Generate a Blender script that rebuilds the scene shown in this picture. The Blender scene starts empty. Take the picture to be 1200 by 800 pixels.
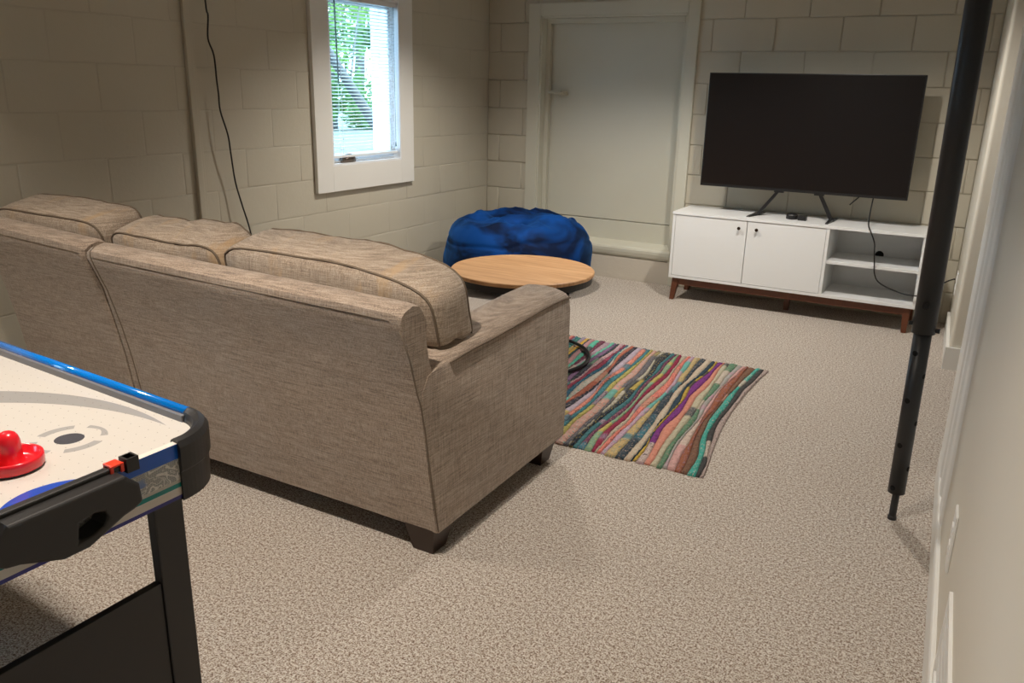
import bpy, bmesh, math, random
from mathutils import Vector, Matrix, noise as mn
random.seed(7)
S = bpy.context.scene
COL = S.collection

# ------------------------------------------------------------------ camera
cam = bpy.data.cameras.new('camera'); camo = bpy.data.objects.new('camera', cam); COL.objects.link(camo)
S.camera = camo
pitch, roll, yaw = 0.30081, 0.02316, -0.50877
cy_, sy_ = math.cos(yaw), math.sin(yaw)
fw = Vector((sy_*math.cos(pitch), cy_*math.cos(pitch), -math.sin(pitch)))
rt = Vector((cy_, -sy_, 0)); up = rt.cross(fw)
r2 = math.cos(roll)*rt + math.sin(roll)*up
u2 = -math.sin(roll)*rt + math.cos(roll)*up
M = Matrix((( r2.x, u2.x, -fw.x, 0), (r2.y, u2.y, -fw.y, 0), (r2.z, u2.z, -fw.z, 1.36), (0, 0, 0, 1)))
camo.matrix_world = M
cam.sensor_width = 36; cam.lens = 955.52*36/1200; cam.clip_start = 0.01; cam.clip_end = 200

# ------------------------------------------------------------------ world, lights, exposure
S.view_settings.view_transform = 'Standard'; S.view_settings.look = 'None'
S.view_settings.gamma = 1; S.view_settings.use_curve_mapping = False
S.view_settings.exposure = 0.66
W = bpy.data.worlds.new('sky'); S.world = W; W.use_nodes = True
bg = W.node_tree.nodes['Background']; bg.inputs[0].default_value = (0.45, 0.70, 1.0, 1); bg.inputs[1].default_value = 8.0
sun = bpy.data.lights.new('sun', 'SUN'); sun.energy = 4; sun.angle = 0.01; sun.color = (1, .95, .85)
suno = bpy.data.objects.new('sun', sun); COL.objects.link(suno); suno.rotation_euler = (0.25, 0.75, 0)
def downlight(x, y, power, size=122, col=(1, .885, .76)):
    l = bpy.data.lights.new('ceiling_lamp', 'SPOT'); l.energy = power; l.color = col
    l.spot_size = math.radians(size); l.spot_blend = 0.7; l.shadow_soft_size = 0.05
    o = bpy.data.objects.new('ceiling_lamp', l); COL.objects.link(o); o.location = (x, y, 2.22)
    return o
downlight(-2.3, 4.2, 72, 130, (1, .93, .84))
downlight(-0.85, 4.2, 74, 140, (1, .93, .84))
downlight(-1.15, 0.9, 85)
downlight(-2.6, 0.9, 44, 112)
XL, YB, CH = -3.4305, 5.6784, 2.28       # left wall, back wall, ceiling height
def xw(y): return 0.154 - 0.031*y        # right wall plane (slightly out of square)

# ------------------------------------------------------------------ material helpers
def mat(name, col=(.5, .5, .5), rough=.5, metal=0, **kw):
    m = bpy.data.materials.new(name); m.use_nodes = True
    b = m.node_tree.nodes['Principled BSDF']
    b.inputs['Base Color'].default_value = (*col, 1); b.inputs['Roughness'].default_value = rough
    b.inputs['Metallic'].default_value = metal
    for k, v in kw.items(): b.inputs[k.replace('_', ' ')].default_value = v
    return m
class N:
    def __init__(s, m): s.m = m; s.t = m.node_tree; s.b = s.t.nodes['Principled BSDF']
    def n(s, typ, **kw):
        x = s.t.nodes.new(typ)
        for k, v in kw.items(): setattr(x, k, v)
        return x
    def l(s, a, b): s.t.links.new(a, b)
    def coord(s, kind='Object', scale=(1, 1, 1), rot=(0, 0, 0)):
        if kind == 'World': src = s.n('ShaderNodeNewGeometry').outputs['Position']
        else: src = s.n('ShaderNodeTexCoord').outputs[kind]
        mp = s.n('ShaderNodeMapping'); mp.inputs['Scale'].default_value = scale; mp.inputs['Rotation'].default_value = rot
        s.l(src, mp.inputs[0]); return mp.outputs[0]
    def noise(s, vec, scale=5, detail=3, rough=.5, dist=0):
        x = s.n('ShaderNodeTexNoise'); x.inputs['Scale'].default_value = scale; x.inputs['Detail'].default_value = detail
        x.inputs['Roughness'].default_value = rough; x.inputs['Distortion'].default_value = dist
        s.l(vec, x.inputs['Vector']); return x.outputs['Fac']
    def ramp(s, fac, stops):
        x = s.n('ShaderNodeValToRGB'); e = x.color_ramp.elements
        while len(e) < len(stops): e.new(.5)
        for i, (p, c) in enumerate(stops):
            e[i].position = p; e[i].color = (*c, 1) if len(c) == 3 else c
        s.l(fac, x.inputs[0]); return x.outputs[0]
    def mix(s, fac, a, b, mode='MIX'):
        x = s.n('ShaderNodeMix', data_type='RGBA', blend_type=mode)
        for sock, v in ((x.inputs['Factor'], fac), (x.inputs['A'], a), (x.inputs['B'], b)):
            if isinstance(v, (int, float)): sock.default_value = v
            elif isinstance(v, tuple): sock.default_value = (*v, 1)
            else: s.l(v, sock)
        return x.outputs['Result']
    def math(s, op, a, b=None):
        x = s.n('ShaderNodeMath', operation=op)
        for i, v in enumerate((a, b)):
            if v is None: continue
            if isinstance(v, (int, float)): x.inputs[i].default_value = v
            else: s.l(v, x.inputs[i])
        return x.outputs[0]
    def bump(s, h, strength=.3, dist=.01):
        x = s.n('ShaderNodeBump'); x.inputs['Strength'].default_value = strength; x.inputs['Distance'].default_value = dist
        s.l(h, x.inputs['Height']); s.l(x.outputs[0], s.b.inputs['Normal'])
    def color(s, c): s.l(c, s.b.inputs['Base Color'])

MT = {}
# painted masonry
m = mat('painted_block', rough=.62); n = N(m); v = n.coord('World')
n.color(n.mix(n.noise(v, 2.2, 4), (.47, .435, .350), (.55, .512, .415)))
n.bump(n.mix(.5, n.noise(v, 55, 5, .65), n.noise(v, 9, 3)), .35, .006); MT['block'] = m
m = mat('painted_joint', rough=.65); n = N(m); v = n.coord('World')
n.color(n.mix(n.noise(v, 3, 3), (.45, .415, .335), (.52, .48, .395)))
n.bump(n.noise(v, 40, 4, .7), .5, .008); MT['joint'] = m
# smooth painted wood and plaster
m = mat('wall_paint', (.60, .575, .52), .45); n = N(m); v = n.coord('World', (1, 1, 1))
n.color(n.mix(n.noise(v, 1.5, 2), (.62, .585, .50), (.68, .64, .55))); n.bump(n.noise(v, 30, 3), .06, .004); MT['plaster'] = m
m = mat('door_paint', (.52, .50, .44), .55); n = N(m); v = n.coord('World')
n.color(n.mix(n.noise(v, 2, 3), (.52, .505, .42), (.58, .565, .47))); n.bump(n.noise(v, 18, 4), .12, .005); MT['door'] = m
MT['white'] = mat('white_trim_paint', (.76, .75, .71), .35)
n = N(MT['white']); n.bump(n.noise(n.coord('World'), 14, 3), .04, .004)
MT['vinyl'] = mat('window_vinyl', (.80, .82, .84), .35)
MT['ceiling'] = mat('ceiling_paint', (.62, .60, .56), .9)
MT['concrete'] = mat('painted_concrete', (.56, .51, .43), .6); n = N(MT['concrete']); n.bump(n.noise(n.coord('World'), 25, 5, .7), .5, .008)
# carpet
m = mat('carpet', rough=.95); n = N(m); v = n.coord('World')
a = n.noise(v, 205, 2, .75); b_ = n.noise(v, 95, 2, .6)
c = n.ramp(n.math('ADD', n.math('MULTIPLY', a, .7), n.math('MULTIPLY', b_, .3)), [(.38, (.12, .060, .030)), (.445, (.31, .215, .145)), (.51, (.62, .555, .48)), (.59, (.85, .81, .755))])
c = n.mix(n.noise(v, 2.3, 2), c, n.mix(1.0, c, (.92, .9, .88), 'MULTIPLY'))
n.color(c); n.bump(n.noise(v, 190, 3, .8), .8, .010); n.b.inputs['Sheen Weight'].default_value = .2; MT['carpet'] = m
# upholstery: slubby two-way weave
def fabric(name, A, B, C_, s=1.0, ochre=None):
    m = mat(name, rough=.9); n = N(m)
    h = n.noise(n.coord('Object', (14, 14, 420)), 1, 3, .6); h2 = n.noise(n.coord('Object', (420, 300, 14)), 1, 3, .6)
    f = n.noise(n.coord('Object'), 330, 2, .7)
    w = n.math('ADD', n.math('MULTIPLY', h, .4), n.math('ADD', n.math('MULTIPLY', h2, .33), n.math('MULTIPLY', f, .27)))
    c = n.ramp(w, [(.40, A), (.49, B), (.58, C_)])
    big = n.noise(n.coord('Object', (3, 3, 9)), 1.6, 3)
    c = n.mix(n.math('MULTIPLY', big, .5), c, n.mix(1.0, c, (1.0, .86, .72), 'MULTIPLY'))
    if ochre:
        pz = n.ramp(n.noise(n.coord('Object', (9, 2.5, 2.5), (0, 0, .3)), 1.5, 4, .65), [(.54, (0, 0, 0)), (.68, (.6, .6, .6))]); c = n.mix(pz, c, ochre)
    n.color(c)
    n.bump(w, .55, .004); n.b.inputs['Sheen Weight'].default_value = .25; n.b.inputs['Sheen Roughness'].default_value = .5
    return m
MT['sofa'] = fabric('sofa_fabric', (.155, .118, .09), (.295, .232, .182), (.44, .365, .30))
MT['cushion'] = fabric('cushion_fabric', (.19, .15, .115), (.34, .275, .215), (.50, .43, .355), 1.0, (.46, .30, .15))
MT['piping'] = mat('piping_fabric', (.16, .12, .085), .9)
MT['seam'] = mat('seam_fabric', (.21, .165, .125), .9)
MT['leg_dark'] = mat('espresso_wood', (.028, .014, .009), .35)
m = mat('walnut_stain', rough=.35); n = N(m); v = n.coord('Object', (3, 3, 3))
n.color(n.mix(n.noise(v, 6, 4, .6, 1.5), (.085, .024, .010), (.16, .050, .020))); MT['walnut'] = m
MT['lacquer'] = mat('white_lacquer', (.78, .79, .79), .3)
MT['black'] = mat('black_plastic', (.012, .012, .013), .38)
MT['screen'] = mat('screen_glass', (.007, .005, .005), .28, Specular_IOR_Level=.45)
MT['dark_metal'] = mat('dark_metal', (.02, .02, .022), .4, .6)
MT['bronze'] = mat('bronze_knob', (.05, .03, .018), .35, .8)
MT['cable'] = mat('black_cable', (.012, .012, .012), .5)
m = mat('pole_paint', (.016, .017, .019), .42); n = N(m); n.bump(n.noise(n.coord('Object'), 60, 3), .1, .002); MT['pole'] = m
MT['hole'] = mat('hole_shade', (.001, .001, .001), .9)  # near-black colour standing in for the shade inside holes
m = mat('oak_top', rough=.45); n = N(m); v = n.coord('Object', (2.2, 34, 10), (0, 0, .25))
g = n.noise(v, 1.2, 5, .6, 1.0)
n.color(n.ramp(g, [(.3, (.33, .165, .065)), (.5, (.49, .27, .122)), (.7, (.59, .35, .175))])); n.bump(g, .06, .003); MT['oak'] = m
m = mat('blue_velvet', rough=.75, Specular_IOR_Level=.15); n = N(m); v = n.coord('Object')
n.color(n.mix(n.ramp(n.noise(n.coord('Object', (1, 1, 1.8)), 2.6, 3, .6, .6), [(.42, (0, 0, 0)), (.60, (1, 1, 1))]), (.0004, .007, .035), (.001, .050, .24)))  # noise mix of dark and bright blue paints pile highlights into the colour
n.b.inputs['Sheen Weight'].default_value = .6; n.b.inputs['Sheen Tint'].default_value = (.05, .28, .8, 1); n.b.inputs['Sheen Roughness'].default_value = .35
n.bump(n.noise(v, 260, 2), .15, .002); MT['velvet'] = m
MT['plate'] = mat('outlet_plastic', (.80, .80, .78), .3)

# ------------------------------------------------------------------ mesh helpers
ORG = {}
def root(name, loc, label=None, cat=None, group=None, kind=None):
    o = bpy.data.objects.new(name, None); COL.objects.link(o); o.location = loc; o.empty_display_size = .05
    ORG[o] = Vector(loc); tag(o, label, cat, group, kind); return o
def tag(o, label=None, cat=None, group=None, kind=None):
    if label: o['label'] = label
    if cat: o['category'] = cat
    if group: o['group'] = group
    if kind: o['kind'] = kind
    return o
def link(name, bm, material, parent=None, smooth=False, mats=None):
    """bm is in world coordinates; it becomes ONE mesh object under parent"""
    if parent is not None: org = ORG[parent]
    else:
        xs = [v.co for v in bm.verts]
        org = Vector((sum(v.x for v in xs)/len(xs), sum(v.y for v in xs)/len(xs), min(v.z for v in xs)))
    bmesh.ops.translate(bm, verts=bm.verts, vec=-org)
    bmesh.ops.recalc_face_normals(bm, faces=bm.faces)
    me = bpy.data.meshes.new(name); bm.to_mesh(me); bm.free()
    for mm in (mats or [material]): me.materials.append(mm)
    if smooth:
        for p in me.polygons: p.use_smooth = True
        if smooth == 'auto': me.set_sharp_from_angle(angle=math.radians(38))
    o = bpy.data.objects.new(name, me); COL.objects.link(o)
    if parent is not None:
        o.parent = parent
        ORG[o] = org
    else: o.location = org; ORG[o] = org
    return o
def box(bm, x0, x1, y0, y1, z0, z1, bev=0.0, seg=2):
    r = bmesh.ops.create_cube(bm, size=1)
    vs = r['verts']
    for v in vs:
        v.co = Vector((x0 + (v.co.x+.5)*(x1-x0), y0 + (v.co.y+.5)*(y1-y0), z0 + (v.co.z+.5)*(z1-z0)))
    if bev > 0:
        es = list({e for v in vs for e in v.link_edges})
        bmesh.ops.bevel(bm, geom=es, offset=bev, segments=seg, affect='EDGES', profile=.6)
    return bm
def bx(*a, **k): return box(bmesh.new(), *a, **k)
def hexa(bm, bot, top):
    """solid from two quads (lists of 4 points)"""
    b = [bm.verts.new(p) for p in bot]; t = [bm.verts.new(p) for p in top]
    bm.faces.new(b[::-1]); bm.faces.new(t)
    for i in range(4): bm.faces.new((b[i], b[(i+1) % 4], t[(i+1) % 4], t[i]))
    return bm
def tube(bm, pts, r, seg=10, closed=False, cap=True, rad=None):
    pts = [Vector(p) for p in pts]; rings = []; n_ = len(pts)
    prev = None
    for i, p in enumerate(pts):
        if closed: d = pts[(i+1) % n_]-pts[i-1]
        else: d = pts[min(i+1, n_-1)]-pts[max(i-1, 0)]
        d.normalize()
        if prev is None:
            a = d.orthogonal().normalized()
        else:
            a = prev - d*prev.dot(d); a.normalize()
        prev = a; b = d.cross(a); rr = rad[i] if rad else r
        rings.append([bm.verts.new(p + rr*(math.cos(2*math.pi*k/seg)*a + math.sin(2*math.pi*k/seg)*b)) for k in range(seg)])
    m_ = n_ if closed else n_-1
    for i in range(m_):
        A, B = rings[i], rings[(i+1) % n_]
        if closed and i == n_-1:   # align twist
            best = min(range(seg), key=lambda s: (A[0].co-B[s].co).length)
            B = B[best:]+B[:best]
        for k in range(seg): bm.faces.new((A[k], A[(k+1) % seg], B[(k+1) % seg], B[k]))
    if not closed and cap:
        bm.faces.new(rings[0][::-1]); bm.faces.new(rings[-1])
    return bm
def lathe(bm, prof, cx, cy, cz=0, seg=32):
    rings = []
    for r, z in prof:
        if r < 1e-5: rings.append([bm.verts.new((cx, cy, cz+z))])
        else: rings.append([bm.verts.new((cx+r*math.cos(2*math.pi*k/seg), cy+r*math.sin(2*math.pi*k/seg), cz+z)) for k in range(seg)])
    for A, B in zip(rings, rings[1:]):
        for k in range(seg):
            a, b = A[k % len(A)], A[(k+1) % len(A)]; c, d = B[(k+1) % len(B)], B[k % len(B)]
            if len(A) == 1: bm.faces.new((a, c, d))
            elif len(B) == 1: bm.faces.new((a, b, c))
            else: bm.faces.new((a, b, c, d))
    return bm
def prism(bm, poly, axis, a, b):
    """extrude polygon (list of 2D) along axis from a to b"""
    def P(p, t):
        return {'x': (t, p[0], p[1]), 'y': (p[0], t, p[1]), 'z': (p[0], p[1], t)}[axis]
    A = [bm.verts.new(P(p, a)) for p in poly]; B = [bm.verts.new(P(p, b)) for p in poly]
    bm.faces.new(A[::-1]); bm.faces.new(B)
    for i in range(len(poly)): bm.faces.new((A[i], A[(i+1) % len(poly)], B[(i+1) % len(poly)], B[i]))
    return bm
def smooth_path(pts, n=8):
    pts = [Vector(p) for p in pts]; out = []
    for i in range(len(pts)-1):
        p0, p1, p2, p3 = pts[max(i-1, 0)], pts[i], pts[i+1], pts[min(i+2, len(pts)-1)]
        for k in range(n):
            t = k/n; out.append(.5*((2*p1)+(-p0+p2)*t+(2*p0-5*p1+4*p2-p3)*t*t+(-p0+3*p1-3*p2+p3)*t**3))
    out.append(pts[-1]); return out
def struct(name, bm, m, parent=None, **k):
    o = link(name, bm, m, parent, **k)
    if parent is None: o['kind'] = 'structure'
    return o

# ------------------------------------------------------------------ room shell
struct('floor', bx(XL-.3, 1.6, -2.4, YB+.3, -.1, 0), MT['carpet'])
struct('ceiling', bx(XL-.3, 1.6, -2.4, YB+.3, CH, CH+.12), MT['ceiling'])
# left wall (x = XL) with window opening
WY0, WY1, WZ0, WZ1 = 3.838, 4.518, .885, 1.875
bm = bmesh.new()
for a in ((-2.4, -1.25, 0, CH), (-.60, WY0, 0, CH), (-1.25, -.60, 0, WZ0), (-1.25, -.60, WZ1, CH), (WY1, YB+.3, 0, CH), (WY0, WY1, 0, WZ0), (WY0, WY1, WZ1, CH)):
    box(bm, XL-.2, XL-.0005, *a)
wall_left = struct('wall_left', bm, MT['joint'])
# back wall with door recess
DX0, DX1, DZ0, DZ1 = -2.978, -1.865, .165, 1.868
bm = bmesh.new()
for a in ((XL-.3, DX0, 0, CH), (DX1, 1.6, 0, CH), (DX0, DX1, DZ1, CH), (DX0, DX1, 0, DZ0)):
    box(bm, a[0], a[1], YB+.0045, YB+.3, a[2], a[3])
box(bm, DX0, DX1, YB+.17, YB+.3, DZ0, DZ1)
wall_back = struct('wall_back', bm, MT['joint'])
struct('wall_rear', bx(XL-.3, 1.6, -2.4, -2.3, 0, CH), MT['plaster'])
# right wall: near stretch, header over the opening, far stub, and the hallway behind
def slab(bm, y0, y1, t0, t1, z0, z1):
    return hexa(bm, [(xw(y0)+t0, y0, z0), (xw(y0)+t1, y0, z0), (xw(y1)+t1, y1, z0), (xw(y1)+t0, y1, z0)],
                [(xw(y0)+t0, y0, z1), (xw(y0)+t1, y0, z1), (xw(y1)+t1, y1, z1), (xw(y1)+t0, y1, z1)])
bm = slab(bmesh.new(), -2.3, 3.2, 0, .14, 0, CH); slab(bm, 3.2, 4.68, 0, .14, 2.06, CH)
wall_right = struct('wall_right', bm, MT['plaster'])
bm = hexa(bmesh.new(), [(xw(4.68), 4.68, 0), (1.5, 4.68, 0), (1.5, YB, 0), (xw(YB), YB, 0)], [(xw(4.68), 4.68, CH), (1.5, 4.68, CH), (1.5, YB, CH), (xw(YB), YB, CH)])
es = [e for e in bm.edges if all(abs(v.co.x-xw(4.68)) < .001 and abs(v.co.y-4.68) < .001 for v in e.verts)]
bmesh.ops.bevel(bm, geom=es, offset=.018, segments=5, affect='EDGES', profile=.5)
struct('wall_right_stub', bm, MT['plaster'])
struct('wall_hallway', bx(1.45, 1.6, -2.3, 4.68, 0, CH), MT['plaster'])

# painted blocks: each its own object, shared meshes
BM_CACHE = {}
def block_mesh(w, h, D=1.0):
    key = (round(w, 3), round(h, 3), D)
    if key in BM_CACHE: return BM_CACHE[key]
    me = bpy.data.meshes.new('brick'); g = .0022; vs = []; fs = []
    for (ins, d) in ((g, -.002-.0025*(D > 1.3)), (g+.0008, .0007*D), (g+.003, .0013*D), (g+.008, .0016*D)):
        vs += [(ins, d, ins), (w-ins, d, ins), (w-ins, d, h-ins), (ins, d, h-ins)]
    for L in range(3):
        for i in range(4):
            j = (i+1) % 4; fs.append((L*4+i, L*4+j, L*4+4+j, L*4+4+i))
    fs.append((12, 13, 14, 15))
    # local: x along wall, y outwards (towards room), z up
    me.from_pydata(vs, [], fs); me.materials.append(MT['block'])
    for p in me.polygons: p.use_smooth = True
    me.update(); BM_CACHE[key] = me; return me
def sub_rect(r, h):
    a0, a1, z0, z1 = r; b0, b1, y0, y1 = h
    if a1 <= b0 or a0 >= b1 or z1 <= y0 or z0 >= y1: return [r]
    out = []
    if a0 < b0: out.append((a0, b0, z0, z1))
    if a1 > b1: out.append((b1, a1, z0, z1))
    m0, m1 = max(a0, b0), min(a1, b1)
    if z0 < y0: out.append((m0, m1, z0, y0))
    if z1 > y1: out.append((m0, m1, y1, z1))
    return [q for q in out if q[1]-q[0] > .02 and q[3]-q[2] > .02]
rb = random.Random(3)
def lay(parent, lo, hi, base, z0base, hole, place, even_off, depths):
    for k in range(-2, 9):
        zt = z0base - .2032*k; zb = zt-.2032
        if zb < -.01: zb = 0
        zt_, zb_ = min(zt, CH), max(zb, 0)
        if zt_-zb_ < .03: continue
        off = even_off if k % 2 == 0 else even_off+.2032
        i0 = math.floor((lo-base-off)/.4064)
        a = base+off+i0*.4064
        while a < hi:
            r = (max(a, lo), min(a+.4064, hi), zb_, zt_); a += .4064
            if r[1]-r[0] < .03: continue
            for q in sub_rect(r, hole):
                me = block_mesh(q[1]-q[0], q[3]-q[2], rb.choice(depths))
                o = bpy.data.objects.new('brick', me); COL.objects.link(o); o.parent = parent
                place(o, q, parent)
rb = random.Random(3)
def place_left(o, q, p):
    # mirror so local y points to +x
    o.matrix_local = Matrix.Translation(Vector((XL-.0012+rb.uniform(0, .0012), q[1], q[2])) - p.location) @ Matrix.Rotation(-math.pi/2, 4, 'Z') 
def place_back(o, q, p):
    o.matrix_local = Matrix.Translation(Vector((q[1], YB+.0012-rb.uniform(0, .0012), q[2])) - p.location) @ Matrix.Rotation(math.pi, 4, 'Z')
lay(wall_left, .2, YB, 2.1658, 1.832, (WY0-.03, WY1+.03, WZ0-.03, WZ1+.03), place_left, .2032, (.5, .9, 1.25))
lay(wall_back, XL, xw(YB), -1.6959, 1.826, (DX0-.03, DX1+.03, -.1, DZ1+.03), place_back, 0, (1.4, 2.0, 2.6))

# baseboards on the right
def baseboard(name, y0, y1):
    bm = bmesh.new(); t = .013; h = .118
    prof = [(0, 0), (-t, 0), (-t, h-.012), (-t*.75, h-.003), (-t*.3, h), (0, h)]
    A = [bm.verts.new((xw(y0)+p[0], y0, p[1])) for p in prof]; B = [bm.verts.new((xw(y1)+p[0], y1, p[1])) for p in prof]
    bm.faces.new(A[::-1]); bm.faces.new(B)
    for i in range(len(prof)): bm.faces.new((A[i], A[(i+1) % 6], B[(i+1) % 6], B[i]))
    return struct(name, bm, MT['white'])
baseboard('baseboard_right', -2.2, 3.22)
bm = bmesh.new(); y0 = 4.665
hexa(bm, [(xw(4.68)-.016, y0, 0), (1.4, y0, 0), (1.4, 4.68, 0), (xw(4.68)-.016, 4.68, 0)], [(xw(4.68)-.016, y0, .12), (1.4, y0, .12), (1.4, 4.68, .12), (xw(4.68)-.016, 4.68, .12)])
hexa(bm, [(xw(4.68)-.016, 4.68, 0), (xw(4.68), 4.68, 0), (xw(5.5), 5.5, 0), (xw(5.5)-.016, 5.5, 0)], [(xw(4.68)-.016, 4.68, .12), (xw(4.68), 4.68, .12), (xw(5.5), 5.5, .12), (xw(5.5)-.016, 5.5, .12)])
struct('baseboard_hall', bm, MT['white'])
# fluted casing at the end of the near right wall
bm = bmesh.new(); prof = [(2.56, 0), (2.60, -.006), (2.70, -.007), (2.72, -.003), (2.78, -.003), (2.80, -.009), (2.86, -.010), (2.88, -.005), (2.93, -.005), (2.95, -.011), (3.19, -.012), (3.205, -.009), (3.205, .15)]
A = [bm.verts.new((xw(p[0])+p[1], p[0], .118)) for p in prof]; B = [bm.verts.new((xw(p[0])+p[1], p[0], 2.14)) for p in prof]
for i in range(len(prof)-1): bm.faces.new((A[i], A[i+1], B[i+1], B[i]))
bm.faces.new(A[::-1]); bm.faces.new(B)
struct('trim_1', bm, MT['white'])

# ------------------------------------------------------------------ window
win = root('window_1', (XL, WY0, WZ0), kind='structure')
f = XL+.028; tw = .140
for nm, a in (('window_trim', (WY0-tw, WY0, WZ0-.152, WZ1+tw)), ('window_trim', (WY1, WY1+tw, WZ0-.152, WZ1+tw)), ('window_trim', (WY0, WY1, WZ0-.152, WZ0)), ('window_trim', (WY0, WY1, WZ1, WZ1+tw))):
    link(nm, bx(XL+.002, f, *a, bev=.002), MT['white'], win)
bm = bmesh.new()      # jamb liner
for a in ((WY0, WY0+.012, WZ0, WZ1), (WY1-.012, WY1, WZ0, WZ1), (WY0+.012, WY1-.012, WZ0, WZ0+.012), (WY0+.012, WY1-.012, WZ1-.012, WZ1)): box(bm, XL-.2, f-.001, *a)
link('jamb', bm, MT['vinyl'], win)
def ring(bm, x0, x1, y0, y1, z0, z1, w, wb=None):
    wb = wb or w
    for a in ((y0, y0+w, z0, z1), (y1-w, y1, z0, z1), (y0+w, y1-w, z0, z0+wb), (y0+w, y1-w, z1-w, z1)): box(bm, x0, x1, *a, bev=.002, seg=1)
    return bm
link('window_frame', ring(bmesh.new(), XL-.075, XL-.02, WY0+.012, WY1-.012, WZ0+.012, WZ1-.012, .010, .016), MT['vinyl'], win)
link('sash_frame', ring(bmesh.new(), XL-.06, XL-.03, WY0+.022, WY1-.022, WZ0+.028, WZ1-.026, .026, .034), MT['vinyl'], win)
m = bpy.data.materials.new('window_glass'); m.use_nodes = True; t = m.node_tree; t.nodes.clear()
o_ = t.nodes.new('ShaderNodeOutputMaterial'); mx = t.nodes.new('ShaderNodeMixShader'); tr = t.nodes.new('ShaderNodeBsdfTransparent'); gl = t.nodes.new('ShaderNodeBsdfGlossy'); lw = t.nodes.new('ShaderNodeLayerWeight'); fr = t.nodes.new('ShaderNodeMath'); fr.operation = 'POWER'; fr.inputs[1].default_value = 4; t.links.new(lw.outputs['Facing'], fr.inputs[0])
tr.inputs[0].default_value = (.95, .98, .97, 1); gl.inputs['Roughness'].default_value = .02
t.links.new(fr.outputs[0], mx.inputs[0]); t.links.new(tr.outputs[0], mx.inputs[1]); t.links.new(gl.outputs[0], mx.inputs[2]); t.links.new(mx.outputs[0], o_.inputs[0])
link('pane', bx(XL-.047, XL-.043, WY0+.046, WY1-.046, WZ0+.06, WZ1-.05), m, win)
# crank handle
MT['nickel'] = mat('satin_nickel', (.22, .18, .15), .3, 1.0)
bm = bmesh.new(); y = 4.02; z = WZ0+.012
prism(bm, [(y-.065, z), (y+.065, z), (y+.068, z+.018), (y+.045, z+.044), (y+.01, z+.054), (y-.03, z+.048), (y-.06, z+.022)], 'x', XL-.040, XL-.002)
bmesh.ops.bevel(bm, geom=list(bm.edges), offset=.003, segments=2, affect='EDGES')
tube(bm, smooth_path([(XL+.002, y-.045, z+.020), (XL+.006, y, z+.034), (XL+.003, y+.03, z+.030), (XL+.002, y+.05, z+.016)], 4), .006, 8)
link('crank_handle', bm, MT['nickel'], win, smooth=True)
win2 = root('window_2', (XL, -1.25, WZ0), kind='structure')
for a in ((-1.39, -1.25, WZ0-.152, WZ1+tw), (-.60, -.46, WZ0-.152, WZ1+tw), (-1.25, -.60, WZ0-.152, WZ0), (-1.25, -.60, WZ1, WZ1+tw)):
    link('window_trim', bx(XL+.002, f, *a, bev=.002), MT['white'], win2)
link('sash_frame', ring(bmesh.new(), XL-.075, XL-.03, -1.25, -.60, WZ0, WZ1, .036, .04), MT['vinyl'], win2)
link('pane', bx(XL-.047, XL-.043, -1.216, -.634, WZ0+.038, WZ1-.034), m, win2)
# venetian blind: a thing of its own
bl = root('window_blind', (XL, WY0+.02, WZ1-.03), 'white venetian blind with thin open slats, hanging inside the window on the left wall', 'blind')
MT['slat'] = mat('blind_slat', (.80, .82, .82), .4)
by0, by1 = WY0+.016, WY1-.022
link('headrail', bx(XL-.020, XL+.018, by0, by1, WZ1-.042, WZ1-.014, bev=.002), MT['slat'], bl)
bz0, bz1, ns = WZ0+.062, WZ1-.048, 43
me = None
for i in range(ns):
    z = bz0 + (bz1-bz0)*(i+.5)/ns
    if me is None:
        bm = bmesh.new(); prof = [(-.0125, -.0030), (-.006, .0000), (0, .0012), (.006, .0020), (.0125, .0012)]
        th = .0006
        for s in range(4):
            p, q = prof[s], prof[s+1]
            hexa(bm, [(p[0], by0, p[1]-th), (q[0], by0, q[1]-th), (q[0], by1, q[1]-th), (p[0], by1, p[1]-th)], [(p[0], by0, p[1]), (q[0], by0, q[1]), (q[0], by1, q[1]), (p[0], by1, p[1])])
        bmesh.ops.translate(bm, verts=bm.verts, vec=(0, -ORG[bl].y, 0))
        me = bpy.data.meshes.new('slat'); bm.to_mesh(me); bm.free(); me.materials.append(MT['slat'])
    o = bpy.data.objects.new('slat', me); COL.objects.link(o); o.parent = bl; o.location = (0, 0, z-ORG[bl].z)
link('bottom_rail', bx(XL-.012, XL+.012, by0, by1, bz0-.016, bz0-.002, bev=.002), MT['slat'], bl)
for yy in (by0+.10, by0+.47, by1-.06):
    bm = bmesh.new()
    for dx in (-.0125, .0125): tube(bm, [(XL+dx, yy, bz0-.01), (XL+dx, yy, WZ1-.04)], .0013, 5)
    link('ladder_cord', bm, MT['slat'], bl)
MT['wand'] = mat('smoky_wand', (.10, .16, .17), .25)
link('tilt_wand', tube(bmesh.new(), [(XL+.020, by0+.055, WZ1-.04), (XL+.022, by0+.065, WZ1-.51)], .0042, 6), MT['wand'], bl)
bm = tube(bmesh.new(), [(XL+.020, by1-.03, WZ1-.04), (XL+.020, by1-.028, WZ0+.12)], .0014, 5); lathe(bm, [(0, .03), (.003, .028), (.006, 0), (0, 0)], XL+.020, by1-.028, WZ0+.09, 8)
link('pull_cord', bm, MT['wand'], bl)

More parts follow.
